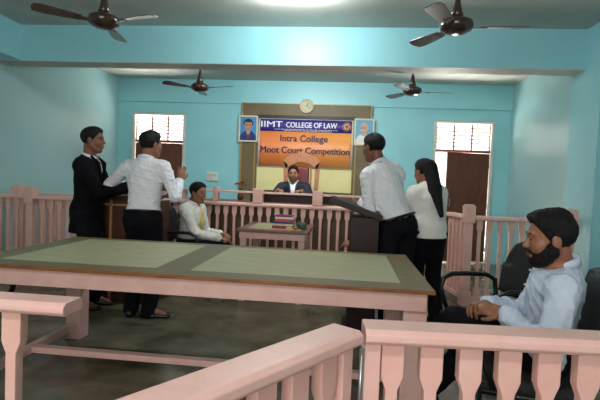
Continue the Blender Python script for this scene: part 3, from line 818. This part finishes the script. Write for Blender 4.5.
    if beard:
        f = Field(head-.17, head+.15, min(res, .005)); I_ = .006
        f.ell(hp(.030, 0, -.035), r3(.063, .060, .078), Rh, .02, infl=I_); f.ell(hp(.066, 0, -.096), r3(.026, .026, .022), Rh, .025, infl=I_+.002)
        for s in (-1, 1): f.cone(hp(.0, s*.060, -.045), hp(.05, s*.03, -.09), .02, .02, .02, infl=I_); f.cone(hp(.0, s*.066, -.0), hp(.0, s*.06, -.045), .014, .02, .02, infl=.003)
        f.cone(hp(.093, -.022, -.044), hp(.093, .022, -.044), .009, .009, .01, infl=.002)
        f.ell(hp(.106, 0, -.058), r3(.016, .02, .0085), Rh, .004, 'd')
        for s in (-1, 1): f.ell(hp(.075, s*.042, -.022), r3(.034, .03, .026), Rh, .006, 'd')
        f.wrinkle(.002, seed, 120)
        f.cut(hp(.094, 0, -.034), Rh@np.array((.45, 0, .9))); f.cut(hp(-.012, 0, 0), Rh@np.array((-1, 0, 0)))
        f.mesh('beard', M['hair'], root)
    # ---- eyes, brows, lips
    for s in (-1, 1):
        c = hp(.0768, s*.0305, .012); b = MB(); T = Matrix.Translation(Vector(c)) @ Matrix([list(Rh[0])+[0], list(Rh[1])+[0], list(Rh[2])+[0], [0, 0, 0, 1]])
        prof = [(.0001, -.0108)]+[(.0108*math.sin(a), -.0108*math.cos(a)) for a in np.linspace(.3, PI-.3, 9)]+[(.0001, .0108)]
        b.lathe(prof, seg=14, T=T); ey = b.build('eye', M['eyew'], root)
        b = MB(); b.lathe([(.0072, .0080), (.0062, .0104), (.0001, .0115)], seg=12, T=T @ Matrix.Rotation(PI/2, 4, 'Y')); b.build('iris', M['iris'], ey)
        b = MB().tube([hp(.0905, s*.014, .036), hp(.0875, s*.03, .040), hp(.077, s*.047, .036)], .0045, 6, rs=[.004, .0045, .003]); b.build('eyebrow', M['hair'], root)
        b = MB().tube([hp(.0855, s*.017, .0175), hp(.0865, s*.030, .0215), hp(.080, s*.044, .0165)], .0052, 6); b.tube([hp(.0835, s*.018, .004), hp(.084, s*.030, .001), hp(.078, s*.042, .004)], .004, 6); b.build('eyelid', M[sk], root)
    b = MB().tube([hp(.094, -.022, -.0575), hp(.101, -.008, -.056), hp(.102, 0, -.057), hp(.101, .008, -.056), hp(.094, .022, -.0575)], .005, 8, rs=[.002, .0048, .0048, .0048, .002])
    b.build('lips', M['lips'], root)
    # ---- shirt
    top_m = jacket or shirt
    def garment(name, m_, infl, hem, open_front=False, sl=1.0, wr=.036, wamp=.005):
        f = Field(lo, hi, res)
        torso(f, infl)
        if sl > 0:
            for Sx, Ex, Wx in ((SL, EL, WL), (SR, ER, WR)):
                end = Ex+(Wx-Ex)*(.97 if sl >= 1 else .25); arm(f, Sx, Ex, Wx, infl, .035, wr, end)
        if hem < -.05: f.cone(pel-hl*.03-upv*.0, pel-hl*.04+np.array((0, 0, hem)), .12, .135, .05); f.cone(pel+hl*.03-upv*.0, pel+hl*.04+np.array((0, 0, hem)), .12, .135, .05)
        if wamp: f.wrinkle(wamp, seed)
        f.cut(pel+upv*(-.0)+np.array((0, 0, hem)), -upv if hem > -.05 else (0, 0, -1))
        f.cut(neck+upv*.012, upv*.9+cf*.35)
        if open_front:
            # a V-shaped opening down the chest
            f2 = neck+upv*.03+cf*.10; f.cone(f2, neck-upv*.26+cf*.145, .052, .004, .004, op='d')
        return f.mesh(name, M[m_], root)
    if jacket:
        garment('shirt', shirt, .009, .02, wamp=.001, sl=0)
        jk = garment('jacket', jacket, .022, J.get('hem', -.12), True, wr=.036)
    else:
        garment('shirt', shirt, .024 if female else .014, J.get('hem', .03), wr=.032, wamp=.004 if female else .011)
    # collar
    b = MB()
    ring = [neck+upv*.012+ (cf*math.cos(a)*.062 + ls*math.sin(a)*.066) + upv*(-.016*math.cos(a)) for a in np.linspace(.25, 2*PI-.25, 22)]
    vs = []; fs = []
    for i, p in enumerate(ring):
        c = neck+upv*.012; out = nrm(p-c)
        vs += [p+upv*.024-out*.006, p+out*.010+upv*.018, p+out*.022-upv*.014, p+out*.0-upv*.012]
    for i in range(len(ring)-1):
        for k in range(4): fs.append((4*i+k, 4*i+(k+1) % 4, 4*i+4+(k+1) % 4, 4*i+4+k))
    fs += [(0, 1, 2, 3), tuple(4*(len(ring)-1)+k for k in (3, 2, 1, 0))]
    b.add(vs, fs, 0, True); b.build('collar', M[shirt], root)
    if jacket:
        b = MB()
        for s in (-1, 1):
            pp = [neck+cf*.04+ls*s*.075+upv*.02, neck-upv*.04+cf*.115+ls*s*.07, neck-upv*.24+cf*.148+ls*s*.012]
            b.tube(pp, .012, 8, rs=[.010, .018, .008])
        b.build('lapel', M[jacket], jk)
    if tie:
        b = MB(); pp = [neck-upv*.005+cf*.078, neck-upv*.1+cf*.128, neck-upv*.2+cf*.140, neck-upv*.33+cf*.140]
        b.tube(pp, .012, 8, rs=[.010, .013, .017, .008]); b.build('tie', M[tie], root)
    elif not jacket and not female:
        for k in range(5):
            p = neck-upv*(.05+k*.075)+cf*(.112+.012*min(k, 2)); MB().tube([p, p+cf*.012], .005, 8).build('button', M['plastic'], root)
    # ---- trousers
    f = Field(lo, hi, res); I_ = .014
    f.ell(pel+upv*.0, (.108, .155, .12), Rb, .04, infl=I_)
    for Hx, Kx, Ax in ((HL, KL, AL), (HR, KR, AR)): leg(f, Hx, Kx, Ax-np.array((0, 0, .015)), I_, .056)
    f.wrinkle(.005, seed+7, 22)
    f.cut_near(pel+upv*.055, upv, pel, hf, .115)
    f.mesh('trousers', M[trousers], root)
    if not female and not jacket:
        b = MB(); q = [pel+upv*.048+cf*math.cos(a)*.128+ls*math.sin(a)*.172 for a in np.linspace(0, 2*PI, 28, endpoint=False)]
        b.tube(q, .013, 8, closed=True); b.build('belt', M['belt'], root)
    # ---- shoes
    for A, fd in ((AL, J['fl']), (AR, J['fr'])):
        fd = nrm(fd); f = Field(A-.33, A+.33, min(res, .007)); g0 = A-np.array((0, 0, .045))
        dn = np.array((0, 0, -1.)) if abs(fd[2]) < .3 else nrm(np.array((0, 0, -1.))-fd*(-fd[2]))
        h0 = A+dn*.045
        f.cone(h0-fd*.055, h0+fd*.03, .038, .040, .02, (dn, .95)); f.cone(h0+fd*.03+dn*.012, h0+fd*.165+dn*.014, .043, .030, .03, (dn, .62))
        f.cone(A, h0-fd*.02, .044, .040, .02)
        f.cut(A+dn*.078, dn)
        f.cut(A-dn*.02, -dn)
        f.mesh('shoe', M['shoe'], root)
    return root

up0 = (0, 0, 1)
# suited man, left, facing right
person('person in black suit standing at the far left, facing the lectern', dict(base=(-2.46, 4.18, 0), pelvis=(-2.47, 4.18, .93), neck=(-2.445, 4.18, 1.44), head=(-2.415, 4.18, 1.605), chest=(1, .12, 0), face=(1, .2, -.05),
    wl=(-2.14, 4.46, 1.14), wr=(-2.10, 4.26, 1.17), hel=(-.5, .3, -1), her=(-.4, -.6, -1), hdr=(1, .35, .0), hdl=(1, .2, 0), al=(-2.42, 4.27, .08), ar=(-2.44, 4.08, .08), hkl=(1, 0, 0), hkr=(1, 0, 0), fl=(1, .2, 0), fr=(1, .1, 0), sd=.085, sw=.17, hem=-.2, cr=.3, cl=.3),
    'skind', 'shirt', 'trou', .0075, 'short', 'suit', seed=3)
# white shirt man, back to the camera
person('person in white shirt seen from behind at the left lectern, one hand raised', dict(base=(-1.86, 4.0, 0), pelvis=(-1.82, 4.0, .92), neck=(-1.83, 4.06, 1.43), head=(-1.80, 4.09, 1.575), chest=(.12, 1, -.05), face=(.55, .85, .0),
    wl=(-2.06, 4.36, 1.17), wr=(-1.56, 4.2, 1.25), hel=(-1, -.2, -.4), her=(.5, -.3, -1), hdl=(-.1, 1, 0), hdr=(.1, .15, 1), pnr=(-.3, 1, 0), al=(-1.92, 4.02, .08), ar=(-1.74, 4.0, .08), hkl=(0, 1, 0), hkr=(0, 1, 0), fl=(-.2, 1, 0), fr=(1, .15, 0), hem=.035, cl=.3, cr=.25),
    'skin', 'shirt', 'trou', .007, 'short', seed=5)
# boy seated with yellow tie
person('seated person in white shirt and yellow tie before the rear railing', dict(base=(-1.70, 5.02, 0), pelvis=(-1.74, 5.02, .56), neck=(-1.70, 5.02, 1.0), head=(-1.645, 5.01, 1.12), chest=(1, -.25, .1), face=(1, -.35, -.12), sw=.165, sc=.95,
    wl=(-1.40, 5.12, .66), wr=(-1.36, 4.92, .64), hel=(-.3, .6, -1), her=(-.3, -.6, -1), al=(-1.20, 5.10, .08), ar=(-1.18, 4.86, .08), hkl=(.3, 0, 1), hkr=(.3, 0, 1), fl=(1, 0, 0), fr=(1, -.1, 0), hipdir=(1, -.1, 0), hem=.02, cl=.5, cr=.5),
    'skin', 'shirtg', 'trou', .0085, 'short', tie='yellow', seed=8)
# judge
person('person in navy suit seated in the high-back chair, facing forward', dict(base=(-.78, 6.85, DH), pelvis=(-.77, 6.88, DH+.58), neck=(-.785, 6.84, DH+1.02), head=(-.79, 6.80, DH+1.155), chest=(.0, -1, 0), face=(.05, -1, -.12), sc=.98,
    wl=(-.62, 6.52, 1.16), wr=(-.97, 6.52, 1.16), hel=(.7, .3, -1), her=(-.7, .3, -1), hdl=(-.5, -.8, 0), hdr=(.5, -.8, 0), al=(-.68, 6.45, DH+.08), ar=(-.88, 6.45, DH+.08), hkl=(0, -.3, 1), hkr=(0, -.3, 1), fl=(0, -1, 0), fr=(0, -1, 0), hem=0, cl=.3, cr=.3),
    'skin', 'shirt', 'trou', .009, 'short', 'navy', seed=9)
# leaning man, right
person('person in white shirt leaning over the dark maroon lectern, back turned', dict(base=(.46, 4.02, 0), pelvis=(.46, 4.02, .97), neck=(.28, 4.08, 1.47), head=(.225, 4.10, 1.615), chest=(-.55, .84, -.1), face=(-.65, .75, -.15), sw=.165, sd=.08, sdr=.125,
    wl=(.15, 4.2, 1.13), wr=(.2, 4.34, 1.12), hel=(.2, -.5, -1), her=(.4, .1, -1), hdl=(-.4, .8, -.05), al=(.40, 3.98, .08), ar=(.60, 4.12, .08), hkl=(-.5, .8, 0), hkr=(-.5, .8, 0), fl=(-.6, .8, 0), fr=(-.6, .8, 0), hem=.03, cl=.3, cr=.3),
    'skind', 'shirt', 'trou', .007, 'short', seed=12)
# woman
person('person with long black hair in white top, standing beside the leaning man', dict(base=(.80, 4.34, 0), pelvis=(.77, 4.34, .90), neck=(.745, 4.36, 1.30), head=(.715, 4.38, 1.43), chest=(-.35, 1, 0), face=(-.6, .9, -.2), hair_end=(.85, 4.17, 1.05), sc=.97, sw=.13,
    wl=(.60, 4.62, 1.02), wr=(.76, 4.64, 1.0), hel=(-.2, -.2, -1), her=(.15, -.2, -1), al=(.72, 4.34, .08), ar=(.89, 4.36, .08), hkl=(0, 1, 0), hkr=(0, 1, 0), fl=(-.3, 1, 0), fr=(-.3, 1, 0), hem=-.07, cl=.4, cr=.4),
    'skin', 'shirtg', 'trou', .007, 'long', female=True, seed=14)
# bearded man seated right foreground
person('bearded person in pale blue shirt seated at the right, looking left', dict(base=(1.0, 2.25, 0), pelvis=(.985, 2.27, .57), neck=(.99, 2.2, .97), head=(.925, 2.17, 1.083), chest=(-1, .28, .15), face=(-1, .12, -.16), hipdir=(-1, .55, 0), sw=.18,
    wl=(.735, 2.12, .745), wr=(.72, 2.33, .735), hel=(.6, -.9, -.35), her=(.3, .6, -1), hdl=(-.85, .5, .1), hdr=(-.75, -.6, .05), pnl=(.2, .5, -.9), pnr=(0, -.3, -.9), al=(.37, 2.66, .33), ar=(.52, 2.80, .08), hkl=(-.3, .1, 1), hkr=(-.3, .1, 1), fl=(-.8, .5, -.35), fr=(-1, .4, 0), hem=.0, cl=.75, cr=.75),
    'skin', 'shirtb', 'trou', .0052, 'quiff', beard=True, seed=21)
# mostly hidden seated person behind the right lectern
person('seated person hidden behind the dark maroon lectern, only cuff and knee showing', dict(base=(.50, 4.98, 0), pelvis=(.54, 4.98, .56), neck=(.50, 4.98, 1.0), head=(.46, 4.98, 1.12), chest=(-1, 0, .1), face=(-1, -.1, -.1), sw=.17,
    wl=(.10, 4.86, .66), wr=(.12, 5.1, .66), hel=(.3, -.6, -1), her=(.3, .6, -1), al=(-.02, 4.88, .08), ar=(-.02, 5.08, .08), hkl=(-.3, 0, 1), hkr=(-.3, 0, 1), fl=(-1, 0, 0), fr=(-1, 0, 0), hem=.02),
    'skin', 'shirtg', 'trou', .0095, 'short', seed=25)

# ------------------------------------------------------------------ light
w = bpy.data.worlds.new('sky'); S.world = w; w.use_nodes = True
bg = w.node_tree.nodes['Background']; bg.inputs['Color'].default_value = (*lin((255, 250, 246)), 1); bg.inputs['Strength'].default_value = 3.0
def area(name, loc, target, sx, sy, power, col=(1, 1, 1)):
    l = bpy.data.lights.new(name, 'AREA'); l.shape = 'RECTANGLE'; l.size = sx; l.size_y = sy; l.energy = power; l.color = col
    o = bpy.data.objects.new(name, l); COL.objects.link(o); o.location = loc
    o.rotation_euler = (Vector(target)-Vector(loc)).to_track_quat('-Z', 'Y').to_euler(); return o
sun = bpy.data.lights.new('sun', 'SUN'); sun.energy = 5; sun.angle = .01; sun.color = (1, .95, .88)
so = bpy.data.objects.new('sun', sun); COL.objects.link(so); so.rotation_euler = (-.35, .2, 0)
area('daylight_ground_left', (-3.4, 10.0, .02), (-3.4, 10.0, 4), 3.2, 2.4, 1500, (1, .96, .9))
area('daylight_ground_right', (2.1, 10.0, .02), (2.1, 10.0, 4), 3.2, 2.4, 1500, (1, .96, .9))
l = area('daylight_off_ground', (-1, 12.6, .01), (-1, 12.6, 4), 11, 7.6, 5200, (1, .96, .9))
def lamp(name, loc, power, r=.05, col=(1, 1, 1)):
    l = bpy.data.lights.new(name, 'POINT'); l.energy = power; l.shadow_soft_size = r; l.color = col
    o = bpy.data.objects.new(name, l); COL.objects.link(o); o.location = loc
for k in range(3): lamp('tube_light', (-.75+.2*k, 4.34, 2.985), 22, .05, (.95, 1, .99))
area('fill_back_wall', (-.7, 5.72, 2.93), (-.7, 8.2, 1.6), 1.2, .1, 50, (.96, 1, .98))  # added fill, hidden behind the beam, to brighten the back wall
area('daylight_window_front', (-.8, -2.3, 1.8), (-.6, 4, 1.6), 3.0, 1.5, 55, (1, .95, .92))
area('fill_front_rails', (-.5, -.5, 3.0), (-.4, 1.2, 0), 1.2, .1, 31, (1, .96, .92))  # added unseen fill above the front railings to brighten them

em = bpy.data.materials.new('lit_tube'); em.use_nodes = True
pb = em.node_tree.nodes['Principled BSDF']; pb.inputs['Emission Color'].default_value = (.95, 1, .99, 1); pb.inputs['Emission Strength'].default_value = 6
t = thing('added_ceiling_light', 'added out-of-view tube light on the ceiling just in front of the cross beam', 'light', (-.55, 4.36, ZC))  # fixture added out of view so the point lights have a source
MB().box(-.6, .6, -.02, .02, -.025, 0).build('batten', M['white'], t, .003)
MB().tube([(-.58, 0, -.04), (.58, 0, -.04)], .012).build('tube', em, t)
